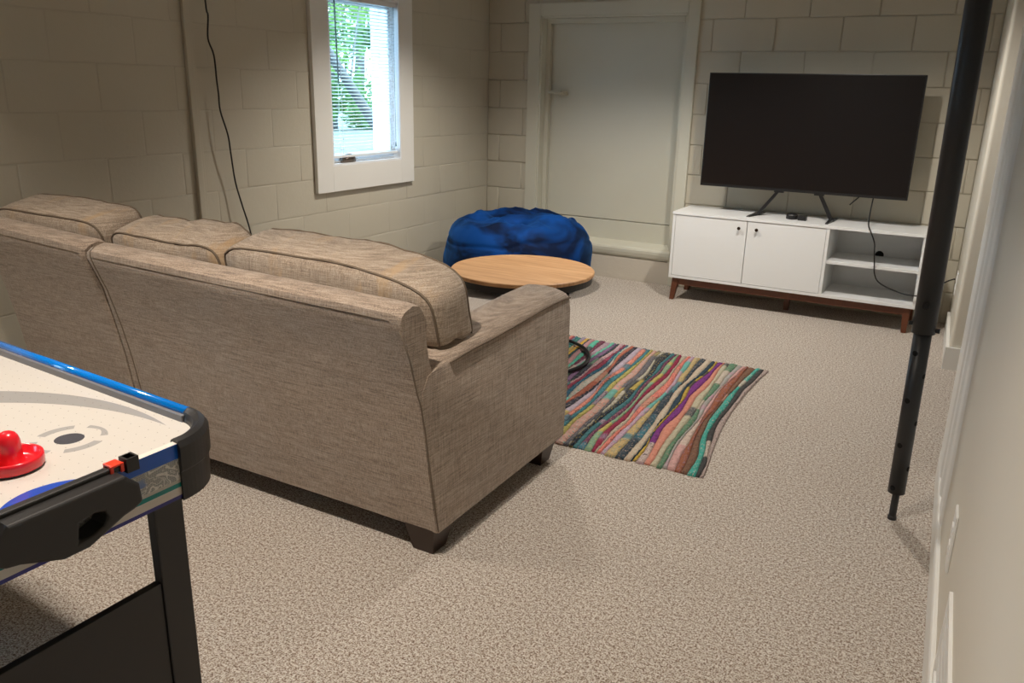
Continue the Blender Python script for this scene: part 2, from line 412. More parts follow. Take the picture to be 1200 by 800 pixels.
# ------------------------------------------------------------------ recessed door in the back wall
dr = root('door_1', (DX0, YB, DZ0), kind='structure')
yc = YB-.022
link('door_casing', bx(DX0-.097, DX0, yc, YB+.004, 0, DZ1+.088, bev=.004), MT['door'], dr)
link('door_casing', bx(DX1, DX1+.08, yc, YB+.004, 0, DZ1+.088, bev=.006), MT['door'], dr)
link('door_casing', bx(DX0, DX1, yc, YB+.004, DZ1, DZ1+.088, bev=.004), MT['door'], dr)
bm = bmesh.new()
box(bm, DX0, DX0+.014, YB-.01, YB+.16, .165, DZ1); box(bm, DX1-.014, DX1, YB-.01, YB+.16, .165, DZ1); box(bm, DX0, DX1, YB-.01, YB+.16, DZ1-.014, DZ1)
link('door_jamb', bm, MT['door'], dr)
bm = bmesh.new()
box(bm, DX0+.014, DX0+.045, YB+.06, YB+.10, .25, DZ1-.014, bev=.003); box(bm, DX1-.045, DX1-.014, YB+.06, YB+.10, .25, DZ1-.014, bev=.003); box(bm, DX0+.045, DX1-.045, YB+.06, YB+.10, DZ1-.048, DZ1-.014, bev=.003)
link('door_stop', bm, MT['door'], dr)
link('door_panel', bx(DX0+.018, DX1-.018, YB+.105, YB+.145, .425, DZ1-.02, bev=.003), MT['door'], dr)
link('lower_panel', bx(DX0+.016, DX1-.016, YB+.100, YB+.15, .20, .420, bev=.003), MT['door'], dr)
bm = bmesh.new(); prof = [(YB+.12, .28), (YB+.03, .262), (YB-.004, .256), (YB-.018, .248), (YB-.024, .235), (YB-.024, .215), (YB-.018, .19), (YB-.008, .174), (YB+.01, .168), (YB+.12, .168)]
prism(bm, prof, 'x', DX0+.001, DX1-.001)
link('door_sill', bm, MT['door'], dr, smooth=False)
link('concrete_curb', bx(DX0, DX1, YB-.004, YB+.02, 0, .168), MT['concrete'], dr)
# surface latch
bm = bx(-2.935, -2.825, YB+.05, YB+.062, 1.335, 1.352, bev=.002); box(bm, -2.90, -2.79, YB+.058, YB+.105, 1.322, 1.345, bev=.003); tube(bm, [(-2.93, YB+.045, 1.334), (-2.80, YB+.045, 1.334)], .006, 8)
link('door_latch', bm, MT['door'], dr)

# conduit on left wall
bm = bx(XL+.001, XL+.024, 2.838, 2.876, 0.0, CH, bev=.006, seg=3); box(bm, XL+.001, XL+.008, 2.876, 2.90, 0.0, CH, bev=.003)
tag(link('conduit', bm, MT['block'], smooth=False), 'wall-coloured vertical cable cover running down the left block wall behind the sofa', 'conduit')
cp = [(2.945, 1.80+.4), (2.945, 1.733), (2.963, 1.665), (2.956, 1.56), (2.974, 1.482), (2.977, 1.362), (2.992, 1.301), (2.994, 1.219), (3.02, 1.101), (3.033, 1.006), (3.058, .861), (3.086, .737), (3.12, .596), (3.15, .42), (3.16, .25), (3.20, .02)]
bm = tube(bmesh.new(), smooth_path([(XL+.05+.008*math.sin(i*1.7), a, b) for i, (a, b) in enumerate(cp)], 5), .0042, 8)
tag(link('hanging_cord', bm, MT['cable'], smooth=True), 'thin black cord dangling loosely down the left block wall beside the window', 'cord')

# ------------------------------------------------------------------ sofa
def puff(w, d, h, e=.35, nu=40, nv=20, amp=.012, seed=0, sag=0, pw=5.0):
    """soft box centred on origin; returns bmesh"""
    bm = bmesh.new(); bmesh.ops.create_cube(bm, size=2)
    bmesh.ops.subdivide_edges(bm, edges=list(bm.edges), cuts=15, use_grid_fill=True)
    for v in bm.verts:
        x, y, z = v.co
        p = pw
        L = (abs(x)**p+abs(y)**p+abs(z)**p)**(1/p); c = Vector((x, y, z))/L
        # crown of faces
        cx = 1-abs(c.x)**3; cy = 1-abs(c.y)**3; cz = 1-abs(c.z)**3
        q = Vector((c.x*w/2*(1+.03*cz*cy), c.y*d/2*(1+e*cx*cz), c.z*h/2*(1+.06*cx*cy)))
        s = Vector((seed*3.1, seed*1.7, 0))
        a = mn.noise(Vector((q.x*5, q.y*4, q.z*4))+s)*amp
        b = (mn.noise(Vector((q.x*13, q.y*5, q.z*6))+s)*.45 + (.35-abs(mn.noise(Vector((q.x*17+q.z*6, q.y*4, q.z*3))+s)))*.55)*amp
        q += c.normalized()*(a+b)
        q.z -= sag*(1-abs(c.x)**2)*max(c.z, 0)
        v.co = q
    return bm
def back_pad(x0, x1, z0off, z1off, root_, name):
    prof = [(1.775, .09), (1.756, .19), (1.738, .29), (1.715, .43), (1.690, .55), (1.655, .67), (1.620, .755), (1.610, .785), (1.612, .803), (1.630, .816), (1.662, .824), (1.690, .818), (1.708, .796), (1.722, .76), (1.740, .70), (1.752, .64), (1.775, .56), (1.80, .45), (1.83, .30), (1.84, .09)]
    bm = bmesh.new(); nx = 40; rings = []
    for i in range(nx+1):
        t = i/nx; x = x0+(x1-x0)*t
        e = min(t, 1-t)*abs(x1-x0)      # distance to end
        k = max(0, 1-e/.018); ins = .009*k*k
        zo = z1off*t+z0off*(1-t)
        row = []
        cyy = sum(p[0] for p in prof)/len(prof); czz = sum(p[1] for p in prof)/len(prof)
        for j, (y, z) in enumerate(prof):
            y2 = y + (ins if y < cyy+.02 else -ins)*(1 if z > .62 else .15)
            z2 = z + (zo*max(0, (z-.3)/.5)) - (ins if z > .78 else 0)
            w = (mn.noise(Vector((x*3.0, z*3, 1)))*.006 + mn.noise(Vector((x*9, z*7, 5)))*.0022)*min(1, e/.08)
            row.append(bm.verts.new((x, y2-w*(1 if .12 < z < .78 else .3), z2)))
        rings.append(row)
    seam_pts = [r[7].co.copy()+Vector((0, .0003, 0)) for r in rings[1:-1]]
    rings_end = [r.co.copy() for r in rings[1 if x0 > -2.6 else -2][:13]]
    m_ = len(prof)
    for A, B in zip(rings, rings[1:]):
        for j in range(m_): bm.faces.new((A[j], A[(j+1) % m_], B[(j+1) % m_], B[j]))
    bm.faces.new(rings[0]); bm.faces.new(rings[-1][::-1])
    o = link(name, bm, MT['sofa'], root_, smooth='auto')
    # stitched seam along the top outer edge and down the ends
    bm = bmesh.new()
    tube(bm, seam_pts, .0013, 5)
    link('seam', bm, MT['seam'], o)
    for rr_ in ((rings_end,) if x0 > -2.6 else ()):
        link('end_welt', tube(bmesh.new(), rr_, .0026, 6), MT['piping'], o, smooth=True)
    return o
so = root('sofa', (-1.9, 2.15, 0), 'large beige tweed sofa seen from behind, with one rounded armrest and dark block feet', 'sofa')
back_pad(-2.513, -1.231, .020, -.004, so, 'backrest')
# arm: side panel with crowned top
arm = [(1.777, .09), (2.625, .095), (2.640, .30), (2.645, .60), (2.635, .640), (2.60, .655), (2.45, .652), (2.26, .640), (2.10, .632), (1.95, .628), (1.83, .618), (1.775, .608), (1.735, .600), (1.712, .560), (1.705, .500), (1.719, .43), (1.742, .29), (1.760, .19)]
bm = bmesh.new(); rings = []
xs = [(-1.405, 0, .004), (-1.400, .5, .0), (-1.385, .85, 0), (-1.355, 1.0, 0), (-1.315, 1.05, 0), (-1.275, .85, 0), (-1.243, .35, 0), (-1.230, -.3, 0), (-1.226, -.9, .0)]
for x, k, ins in xs:
    row = []
    for y, z in arm:
        row.append(bm.verts.new((x + (.004*math.sin(z*9) if z > .1 else 0), y-(.004 if y > 2.6 else 0)*(1-k), z+(.018*k if z > .59 and y > 1.8 else 0))))
    rings.append(row)
for A, B in zip(rings, rings[1:]):
    for j in range(len(arm)): bm.faces.new((A[j], A[(j+1) % len(arm)], B[(j+1) % len(arm)], B[j]))
bm.faces.new(rings[0]); bm.faces.new(rings[-1][::-1])
armo = link('armrest', bm, MT['sofa'], so, smooth='auto')
pts = [(-1.2265, y, z-.013) for y, z in [(2.628, .648), (2.60, .652), (2.45, .652), (2.26, .642), (2.10, .634), (1.95, .630), (1.84, .622)]]
link('piping', tube(bmesh.new(), smooth_path(pts, 4), .0032, 6), MT['piping'], armo, smooth=True)
link('piping', tube(bmesh.new(), smooth_path([(-1.404, p[1], p[2]+.012) for p in pts], 4), .0032, 6), MT['piping'], armo, smooth=True)
link('piping', tube(bmesh.new(), [(-1.2265, 1.777, .095), (-1.2265, 1.758, .19), (-1.2265, 1.740, .29), (-1.2265, 1.717, .43), (-1.228, 1.698, .52), (-1.231, 1.685, .56), (-1.233, 1.655, .67), (-1.236, 1.620, .755)], .0022, 6), MT['piping'], armo, smooth=True)
link('seat_base', bx(-2.513, -1.40, 1.80, 2.60, .09, .30, bev=.012), MT['sofa'], so)
for a, b in ((-2.51, -1.962), (-1.958, -1.408)):
    bm = puff(b-a, .80, .17, e=.03, amp=.006, seed=a); bmesh.ops.translate(bm, verts=bm.verts, vec=((a+b)/2, 2.23, .385))
    link('seat_cushion', bm, MT['sofa'], so, smooth=True)
def foot(bm, x, y, s=.042, t=.036):
    return hexa(bm, [(x-t, y-t, 0), (x+t, y-t, 0), (x+t, y+t, 0), (x-t, y+t, 0)], [(x-s-.012, y-s-.012, .092), (x+s+.012, y-s-.012, .092), (x+s+.012, y+s+.012, .092), (x-s-.012, y+s+.012, .092)])
for x, y in ((-1.295, 1.828), (-1.30, 2.545), (-2.45, 1.85), (-2.45, 2.545)): link('leg', foot(bmesh.new(), x, y), MT['leg_dark'], so)
so2 = root('sofa_section', (-2.85, 2.1, 0), 'beige tweed end section of the sofa, joined at the seam nearest the left wall', 'sofa')
back_pad(-3.150, -2.523, .050, .026, so2, 'backrest')
link('seat_base', bx(-3.14, -2.517, 1.80, 2.60, .09, .30, bev=.012), MT['sofa'], so2)
bm = puff(.585, .80, .17, e=.03, amp=.006, seed=9); bmesh.ops.translate(bm, verts=bm.verts, vec=(-2.83, 2.23, .385))
link('seat_cushion', bm, MT['sofa'], so2, smooth=True)
for x, y in ((-3.09, 1.84), (-3.09, 2.545), (-2.62, 1.84), (-2.62, 2.545)): link('leg', foot(bmesh.new(), x, y), MT['leg_dark'], so2)
# loose back cushions
def cushion(x0, x1, yc_, zc, d, h, label, seed, tilt=.24, rz=0, amp=.012, sag=0, notch=None, slope=0):
    def fit(q):
        if notch and q.z < .655: q.x = min(q.x, notch - .25*max(0, q.y-9))
        q.z += slope*max(0, (q.x-(x0+x1)/2)/(x1-x0))**2*max(0, q.z-.6)/.3
        return q
    w = x1-x0; c = Vector(((x0+x1)/2, yc_, zc))
    R_ = Matrix.Rotation(rz, 4, 'Z') @ Matrix.Rotation(tilt, 4, 'X')
    T = Matrix.Translation(c) @ R_
    t = root('back_cushion', (c.x, c.y, zc-h/2), label, 'cushion', 'loose back cushions along the sofa')
    bm = puff(w, d, h, e=.22, amp=amp, seed=seed, sag=sag, pw=9.0); bmesh.ops.transform(bm, matrix=T, verts=bm.verts)
    for v in bm.verts: v.co = fit(v.co)
    body = link('cushion_body', bm, MT['cushion'], t, smooth=True)
    for s in (-1, 1):
        pts = []
        for i in range(96):
            a = 2*math.pi*i/96; ca, sa = math.cos(a), math.sin(a); p = 9.0
            L = (abs(ca)**p+abs(sa)**p)**(1/p); x = ca/L; z = sa/L
            yy = s*.86
            L3 = (abs(x)**p+abs(z)**p+abs(yy)**p)**(1/p); cc = Vector((x, yy, z))/L3
            cx = 1-abs(cc.x)**3; cyy = 1-abs(cc.y)**3; cz = 1-abs(cc.z)**3
            q = Vector((cc.x*w/2*(1+.03*cz*cyy), cc.y*d/2*(1+.22*cx*cz), cc.z*h/2*(1+.06*cx*cyy)))
            sd = Vector((seed*3.1, seed*1.7, 0))
            q += cc.normalized()*(mn.noise(Vector((q.x*5, q.y*4, q.z*4))+sd)*amp + (mn.noise(Vector((q.x*13, q.y*5, q.z*6))+sd)*.45 + (.35-abs(mn.noise(Vector((q.x*17+q.z*6, q.y*4, q.z*3))+sd)))*.55)*amp)
            q.z -= sag*(1-abs(cc.x)**2)*max(cc.z, 0)
            pts.append(fit(T @ (q+cc.normalized()*.001)))
        link('piping', tube(bmesh.new(), pts, .0038, 6, closed=True), MT['piping'], body, smooth=True)
    return t
cushion(-2.085, -1.262, 1.925, .698, .20, .375, 'beige tweed back cushion at the armrest end, rightmost and longest of the three', 1, notch=-1.412, slope=-.22)
cushion(-2.635, -2.10, 1.915, .70, .19, .355, 'beige tweed back cushion in the middle, between the other two, rumpled on top', 2, amp=.022, sag=.012)
cushion(-3.330, -2.660, 1.900, .715, .20, .375, 'beige tweed back cushion nearest the left wall, leftmost of the three', 3)

# ------------------------------------------------------------------ tv stand
ts = root('tv_stand', (-.965, 5.47, 0), 'white media console with two doors, two open shelves and a walnut base', 'tv stand')
sx0, sx1, sy0, sy1, sz0, sz1 = -1.735, -.203, 5.28, 5.668, .155, .602
L_ = MT['lacquer']; th = .018
link('top_panel', bx(sx0-.003, sx1+.003, sy0-.004, sy1, sz1-th, sz1, bev=.0015), L_, ts)
link('bottom_panel', bx(sx0, sx1, sy0, sy1, sz0, sz0+th, bev=.001), L_, ts)
for a in (sx0, sx1-th): link('side_panel', bx(a, a+th, sy0, sy1, sz0+th, sz1-th, bev=.001), L_, ts)
link('divider', bx(-.757, -.739, sy0, sy1-.01, sz0+th, sz1-th, bev=.001), L_, ts)
link('back_panel', bx(sx0+th, sx1-th, sy1-.008, sy1-.001, sz0+th, sz1-th), L_, ts)
sh = link('shelf', bx(-.739, sx1-th, sy0+.008, sy1-.012, .368, .386, bev=.001), L_, ts)
bm = lathe(bmesh.new(), [(0, .0), (.026, 0), (.026, .003), (0, .003)], 0, 0, 0, 20)
bmesh.ops.rotate(bm, cent=(0, 0, 0), matrix=Matrix.Rotation(math.pi/2, 3, 'X'), verts=bm.verts); bmesh.ops.translate(bm, verts=bm.verts, vec=(-.475, sy1-.009, .393))
link('cable_hole_shade', bm, MT['hole'], ts)  # flat black disc on the panel, painted as the shade in a hole
for a, b, kx in ((sx0+th+.002, -1.243, -1.288), (-1.239, -.759, -1.176)):
    d = link('door', bx(a, b, sy0+.001, sy0+.018, sz0+th+.002, sz1-th-.002, bev=.0015), L_, ts)
    bm = lathe(bmesh.new(), [(0, 0), (.005, 0), (.0045, .012), (.010, .016), (.0105, .022), (.008, .025), (0, .0255)], 0, 0, 0, 16)
    bmesh.ops.rotate(bm, cent=(0, 0, 0), matrix=Matrix.Rotation(math.pi/2, 3, 'X'), verts=bm.verts); bmesh.ops.translate(bm, verts=bm.verts, vec=(kx, sy0+.001, .534))
    link('knob', bm, MT['bronze'], d, smooth=True)
bm = bx(-1.69, -.25, sy0+.022, sy0+.042, .108, sz0, bev=.001); box(bm, -1.69, -.25, sy1-.045, sy1-.025, .108, sz0, bev=.001)
box(bm, -1.69, -1.67, sy0+.042, sy1-.045, .108, sz0); box(bm, -.27, -.25, sy0+.042, sy1-.045, .108, sz0)
link('base_rail', bm, MT['walnut'], ts)
def splay(x, y, dx, dy):
    s = .022; t = .014
    return hexa(bmesh.new(), [(x+dx-t, y+dy-t, 0), (x+dx+t, y+dy-t, 0), (x+dx+t, y+dy+t, 0), (x+dx-t, y+dy+t, 0)], [(x-s, y-s, sz0), (x+s, y-s, sz0), (x+s, y+s, sz0), (x-s, y+s, sz0)])
for x, y, dx, dy in ((-1.690, 5.32, -.018, -.012), (-.250, 5.32, .004, -.012), (-1.690, 5.62, -.018, .01), (-.250, 5.62, .012, .01)): link('leg', splay(x, y, dx, dy), MT['walnut'], ts)
link('leg', hexa(bmesh.new(), [(-.985, 5.44, 0), (-.955, 5.44, 0), (-.955, 5.47, 0), (-.985, 5.47, 0)], [(-.99, 5.435, sz0), (-.95, 5.435, sz0), (-.95, 5.475, sz0), (-.99, 5.475, sz0)]), MT['walnut'], ts)
# ---- television
tv = root('television', (-.985, 5.47, sz1), 'large black flat-screen television on splayed metal feet, on the white console', 'television')
tx0, tx1, tz0, tz1 = -1.622, -.352, .768, 1.486
link('housing', bx(tx0, tx1, 5.45, 5.478, tz0, tz1, bev=.003), MT['black'], tv)
link('rear_housing', bx(tx0+.18, tx1-.18, 5.478, 5.515, tz0+.05, tz1-.22, bev=.012), MT['black'], tv)
link('screen', bx(tx0+.008, tx1-.008, 5.4485, 5.451, tz0+.018, tz1-.008, bev=.0005, seg=1), MT['screen'], tv)
for s, xt, xb in ((-1, -1.105, -1.225), (1, -.858, -.765)):
    t_ = bmesh.new(); 
    hexa(t_, [(xb-.012, 5.455, .608), (xb+.012, 5.455, .608), (xb+.012, 5.485, .608), (xb-.012, 5.485, .608)], [(xt-.011, 5.458, .775), (xt+.011, 5.458, .775), (xt+.011, 5.474, .775), (xt-.011, 5.474, .775)])
    hexa(t_, [(xb-.03+s*.012, 5.335, sz1), (xb-.012+s*.012, 5.333, sz1), (xb+.012, 5.47, sz1), (xb-.014, 5.47, sz1)], [(xb-.028+s*.012, 5.338, sz1+.006), (xb-.012+s*.012, 5.336, sz1+.006), (xb+.012, 5.47, sz1+.018), (xb-.014, 5.47, sz1+.018)])
    hexa(t_, [(xb-.014, 5.46, sz1), (xb+.014, 5.46, sz1), (xb+.02, 5.61, sz1), (xb+.004, 5.61, sz1)], [(xb-.014, 5.46, sz1+.018), (xb+.014, 5.46, sz1+.018), (xb+.02, 5.61, sz1+.006), (xb+.004, 5.61, sz1+.006)])
    box(t_, xt-.03, xt+.03, 5.452, 5.478, .758, .775, bev=.002)
    link('leg', t_, MT['black'], tv)
# power cord
cp = [(-.545, 5.52, .80), (-.545, 5.45, .70), (-.53, 5.30, .63), (-.505, 5.255, .59), (-.478, 5.255, .53), (-.470, 5.258, .47), (-.462, 5.262, .41), (-.452, 5.262, .345), (-.42, 5.262, .295), (-.34, 5.258, .262), (-.24, 5.255, .242), (-.14, 5.27, .26), (-.08, 5.32, .325), (-.035, 5.37, .345), (xw(5.37)-.012, 5.37, .345)]
tag(link('power_cord', tube(bmesh.new(), smooth_path(cp, 6), .0042, 8), MT['cable'], smooth=True), 'black power cord hanging from the television across the open shelves to the outlet', 'cord')
tag(link('signal_cord', tube(bmesh.new(), smooth_path([(-.60, 5.52, .80), (-.63, 5.50, .762), (-.655, 5.48, .735), (-.672, 5.47, .715)], 5), .004, 8), MT['cable'], smooth=True), 'short black cable end poking out under the right half of the television', 'cord')
bm = bmesh.new(); lathe(bm, [(0, 0), (.034, 0), (.037, .006), (.036, .024), (.03, .033), (.018, .037), (0, .038)], -1.0, 5.43, sz1, 20)
tag(link('camera_puck', bm, MT['black'], smooth=True), 'small round black gadget on the console between the television feet', 'gadget')
tag(link('media_box', bx(-.957, -.905, 5.385, 5.43, sz1, sz1+.028, bev=.004), MT['black']), 'tiny square black box beside the round gadget on the console', 'gadget')

# ------------------------------------------------------------------ coffee table
tc = Vector((-1.957, 3.603, 0)); tr_ = .367; tz = .48
ct = root('coffee_table', tc, 'round low coffee table with a light oak top and thin black frame', 'table')
link('tabletop', lathe(bmesh.new(), [(0, tz-.02), (tr_-.004, tz-.02), (tr_, tz-.016), (tr_, tz-.003), (tr_-.003, tz), (0, tz)], tc.x, tc.y, 0, 96), MT['oak'], ct)
link('apron', lathe(bmesh.new(), [(tr_-.02, tz-.02), (tr_-.02, tz-.052), (tr_-.009, tz-.052), (tr_-.009, tz-.02)], tc.x, tc.y, 0, 72), MT['black'], ct)
cr_ = .362
link('base_ring', tube(bmesh.new(), [(tc.x+cr_*math.cos(2*math.pi*i/80), tc.y+cr_*math.sin(2*math.pi*i/80), .0255) for i in range(80)], .0095, 10, closed=True), MT['dark_metal'], ct, smooth=True)
LEGA = -22
for a in (0, 120, 240):
    a = math.radians(a+LEGA); p = (tc.x+(tr_-.024)*math.cos(a), tc.y+(tr_-.024)*math.sin(a))
    link('leg', tube(bmesh.new(), [(tc.x+cr_*math.cos(a), tc.y+cr_*math.sin(a), .026), (*p, tz-.03)], .008, 8), MT['dark_metal'], ct, smooth=True)

# ------------------------------------------------------------------ bean bag
bc = Vector((-2.77, 5.02, 0))
bb = root('bean_bag', bc, 'big blue velvet bean bag slumped in the corner behind the round table', 'bean bag')
bm = bmesh.new(); bmesh.ops.create_cube(bm, size=2); bmesh.ops.subdivide_edges(bm, edges=list(bm.edges), cuts=47, use_grid_fill=True)
rx, ry, hz = .505, .47, .505
for v in bm.verts:
    d = v.co.normalized(); p = 3.3
    L = (abs(d.x)**2.3+abs(d.y)**2.3)**(1/2.3); h_ = math.hypot(d.x, d.y)
    ang = math.atan2(d.y, d.x)
    Lz = (h_**p+abs(d.z)**p)**(1/p)
    q = Vector((d.x/Lz, d.y/Lz, d.z/Lz))
    if q.z < 0: q.z *= .92; s = 1
    z = (q.z+.92)/1.92*hz
    fx_, fy_ = q.x*rx, q.y*ry
    bulge = 1+.06*math.cos(min(max((z/hz-.35)*3, -1.5), 1.5))
    P_ = Vector((fx_*bulge, fy_*bulge, z))
    top = max(0, (z/hz-.55)/.45)
    # gathered folds on top: ridges and a sunken crown
    fold = abs(mn.noise(Vector((P_.x*3.2+4, P_.y*4.2, 2.0))))*.115 + abs(mn.noise(Vector((P_.x*6, P_.y*8, 7.0))))*.03
    P_.z += top*(.05 - fold*1.3) - .05*top*math.exp(-(P_.x**2/.09+(P_.y+.12)**2/.02))
    P_ += Vector((d.x, d.y, 0))*(mn.noise(Vector((P_.x*2.6, P_.y*2.6, P_.z*5)))*.022*(1-top))
    crease = math.exp(-((z-(.36+.03*math.cos(ang*2+1)))/.012)**2)
    P_ -= Vector((d.x, d.y, 0))*crease*.010
    v.co = bc+Vector((P_.x, P_.y, max(P_.z, 0)))
link('bag_body', bm, MT['velvet'], bb, smooth=True)

# ------------------------------------------------------------------ rag rug
RC = [(.42, .33, .30), (.05, .05, .05), (.05, .36, .30), (.20, .10, .06), (.30, .10, .05), (.62, .36, .34), (.36, .36, .33), (.10, .22, .13), (.50, .46, .33), (.62, .25, .18), (.20, .03, .22), (.55, .38, .06), (.02, .05, .08), (.55, .47, .36), (.03, .05, .07), (.52, .38, .17), (.50, .33, .42), (.70, .22, .17), (.46, .40, .30), (.28, .02, .06), (.22, .36, .24), (.15, .04, .09), (.05, .17, .19), (.02, .03, .05), (.52, .48, .38), (.12, .12, .14), (.60, .34, .28), (.45, .40, .12), (.06, .22, .26), (.70, .27, .20), (.48, .40, .48), (.03, .03, .05), (.45, .14, .09), (.62, .55, .48), (.02, .12, .20), (.32, .06, .10), (.56, .36, .38), (.04, .04, .06), (.24, .14, .26), (.16, .55, .42), (.40, .28, .34), (.16, .03, .07), (.10, .50, .36), (.50, .28, .28), (.05, .10, .11), (.62, .38, .05), (.30, .25, .33), (.05, .20, .18)]
rug = root('rag_rug', (-1.5, 3.42, 0), 'multicoloured striped rag rug woven from fabric strips, lying before the sofa', 'rug')
rr = random.Random(11)
RMATS = []
alts = [(.10, .42, .36), (.55, .28, .20), (.04, .05, .07), (.60, .50, .42), (.28, .04, .07), (.05, .20, .26), (.50, .30, .38), (.52, .40, .10), (.22, .34, .24), (.30, .22, .32)]
def rag_mat(c, i):
    c2 = rr.choice(alts)
    c3 = rr.choice([(.03, .03, .04), c2, (.4, .3, .25)])
    m = mat('rag_cloth', rough=.95); n = N(m); v = n.coord('Object')
    seg = n.noise(n.coord('Object', (.6, 1.3+rr.random(), 0), (0, 0, i*.7)), 1.6, 1)
    fl = n.noise(n.coord('Object', (150, 55, 10)), 1, 2, .7)
    a = n.mix(n.ramp(seg, [(.60, (0, 0, 0)), (.62, (1, 1, 1))]), c, c2)
    a = n.mix(n.ramp(fl, [(.56, (0, 0, 0)), (.62, (.75, .75, .75))]), a, c3)
    a = n.mix(n.math('MULTIPLY', n.noise(v, 90, 2), .5), a, tuple(q*.45 for q in c))
    n.color(a); n.bump(n.noise(n.coord('Object', (50, 110, 30)), 1, 2, .6), 1.0, .01)
    return m
def edge_x(i, y):       # boundary curve i (0 = right border), wavy towards the middle
    t = (y-2.72)/1.38
    base = -.700 - .078*t - .045*math.sin(t*math.pi)*max(0, 1-i/14)
    wob = mn.noise(Vector((i*.33, y*2.6, 0)))*.026 + mn.noise(Vector((i*.9, y*5, 3)))*.010
    cum = .0
    x = base - CUM[i] + (wob if i > 0 else wob*.2)
    return x
RC = RC + rr.sample(RC, 14)
wd = [rr.uniform(.017, .029) for _ in RC]; CUM = [0]
for w in wd: CUM.append(CUM[-1]+w)
for i, c in enumerate(RC):
    bm = bmesh.new(); ny = 110; rows = []; ph = rr.uniform(0, 6); fq = rr.uniform(330, 400)
    y0 = 2.735-.012*(i/20)+rr.uniform(-.006, .006); y1 = 4.105+rr.uniform(-.008, .008)
    for k in range(ny+1):
        y = y0+(y1-y0)*k/ny; a, b = edge_x(i, y), edge_x(i+1, y)
        if b > a-.006: b = a-.006
        hh = .0100+.0035*mn.noise(Vector((i*2.1, y*22, 0)))+.0022*math.sin(y*fq+ph)
        e = .55 if k in (0, ny) else 1
        rows.append([bm.verts.new((x, y, z*e)) for x, z in ((a, .0005), (a-.0008, hh*.55), (a*.75+b*.25, hh), (a*.4+b*.6, hh*1.05), (b+.0008, hh*.55), (b, .0005))])
    for A, B in zip(rows, rows[1:]):
        for j in range(5): bm.faces.new((A[j], A[j+1], B[j+1], B[j]))
    bm.faces.new(rows[0]); bm.faces.new(rows[-1][::-1])
    link('rag_strip', bm, rag_mat(c, i), rug, smooth=True)

# ------------------------------------------------------------------ support pole
px, py = -.0675, 2.784
def pxz(z): return px-.0088*z
po = root('support_pole', (px, py, 0), 'tall black adjustable steel support post standing on the carpet near the right wall', 'post')
link('upper_tube', tube(bmesh.new(), [(pxz(.655), py, .655), (pxz(CH), py, CH)], .0345, 32), MT['pole'], po, smooth=False)
link('lower_tube', tube(bmesh.new(), [(pxz(.10), py, .10), (pxz(.70), py, .70)], .0268, 32), MT['pole'], po, smooth=False)
for nm in ('upper_tube', 'lower_tube'):
    for p in bpy.data.objects[nm].data.polygons: p.use_smooth = len(p.vertices) == 4
bm = tube(bmesh.new(), [(px, py, .012), (px, py, .115)], .0118, 14); lathe(bm, [(0, 0), (.0145, 0), (.0145, .010), (.0118, .014), (0, .014)], px, py, 0, 14)
link('screw_jack', bm, MT['pole'], po, smooth=False)
def disc_at(z, ang, r, R0, depth=.0012, m='hole', name='pin_hole_shade', head=0):
    d = Vector((math.sin(ang), -math.cos(ang), 0)); c = Vector((pxz(z), py, z))
    bm = bmesh.new()
    if head: tube(bm, [c+d*(R0-.005), c+d*(R0+head)], r, 12)
    else:
        # black cap following the tube's curve, painted as the shade inside the hole
        nn = 16; cv = bm.verts.new(c+d*(R0+.0006)); ring_ = []
        for k in range(nn):
            a = 2*math.pi*k/nn; s = r*math.cos(a); zz = r*math.sin(a); th_ = ang+math.asin(s/R0)
            ring_.append(bm.verts.new(Vector((pxz(z+zz)+math.sin(th_)*(R0+.0006), py-math.cos(th_)*(R0+.0006), z+zz))))
        for k in range(nn): bm.faces.new((cv, ring_[k], ring_[(k+1) % nn]))
    link(name, bm, MT[m], po)
for z in (.591, .431, .275, .122): disc_at(z, -.46, .0088, .0268)
for z in (.517, .356, .195): disc_at(z, 1.12, .0088, .0268)
disc_at(.747, -.10, .010, .0345, m='dark_metal', name='plug', head=.0015)
disc_at(.668, 1.45, .0075, .0345, m='dark_metal', name='pin', head=.012); disc_at(.682, -1.5, .0065, .0345, m='dark_metal', name='pin', head=.010)

# ------------------------------------------------------------------ outlets and vent on the right wall
def plate(y0, y1, z0, z1, label, cat='outlet', name='wall_outlet'):
    t = root(name, (xw(y0), (y0+y1)/2, z0), label, cat)
    bm = slab(bmesh.new(), y0, y1, -.006, .001, z0, z1); bmesh.ops.bevel(bm, geom=list(bm.edges), offset=.002, segments=2, affect='EDGES')
    link('cover_plate', bm, MT['plate'], t)
    zc = (z0+z1)/2; yc2 = (y0+y1)/2
    for s in (-1, 1): link('socket', slab(bmesh.new(), yc2-.016, yc2+.016, -.0085, -.004, zc+s*.024-.014, zc+s*.024+.014), MT['plate'], t)
    return t
plate(2.02, 2.10, .265, .415, 'white outlet cover low on the near right wall above the floor vent')
plate(5.33, 5.41, .26, .395, 'white outlet on the far right wall stub with a black cord plugged in')
vt = root('air_vent', (xw(1.6), 1.5, .12), 'white metal wall register with slanted blades, low on the near right wall', 'vent')
vy0, vy1, vz0, vz1 = 1.22, 1.80, .135, .345
bm = bmesh.new()
for a in ((vy0, vy1, vz1-.02, vz1), (vy0, vy1, vz0, vz0+.02), (vy0, vy0+.02, vz0+.02, vz1-.02), (vy1-.02, vy1, vz0+.02, vz1-.02)): slab(bm, a[0], a[1], -.007, .001, a[2], a[3])
link('vent_frame', bm, MT['plate'], vt)
link('backing', slab(bmesh.new(), vy0+.01, vy1-.01, -.0008, .001, vz0+.01, vz1-.01), MT['vinyl'], vt)
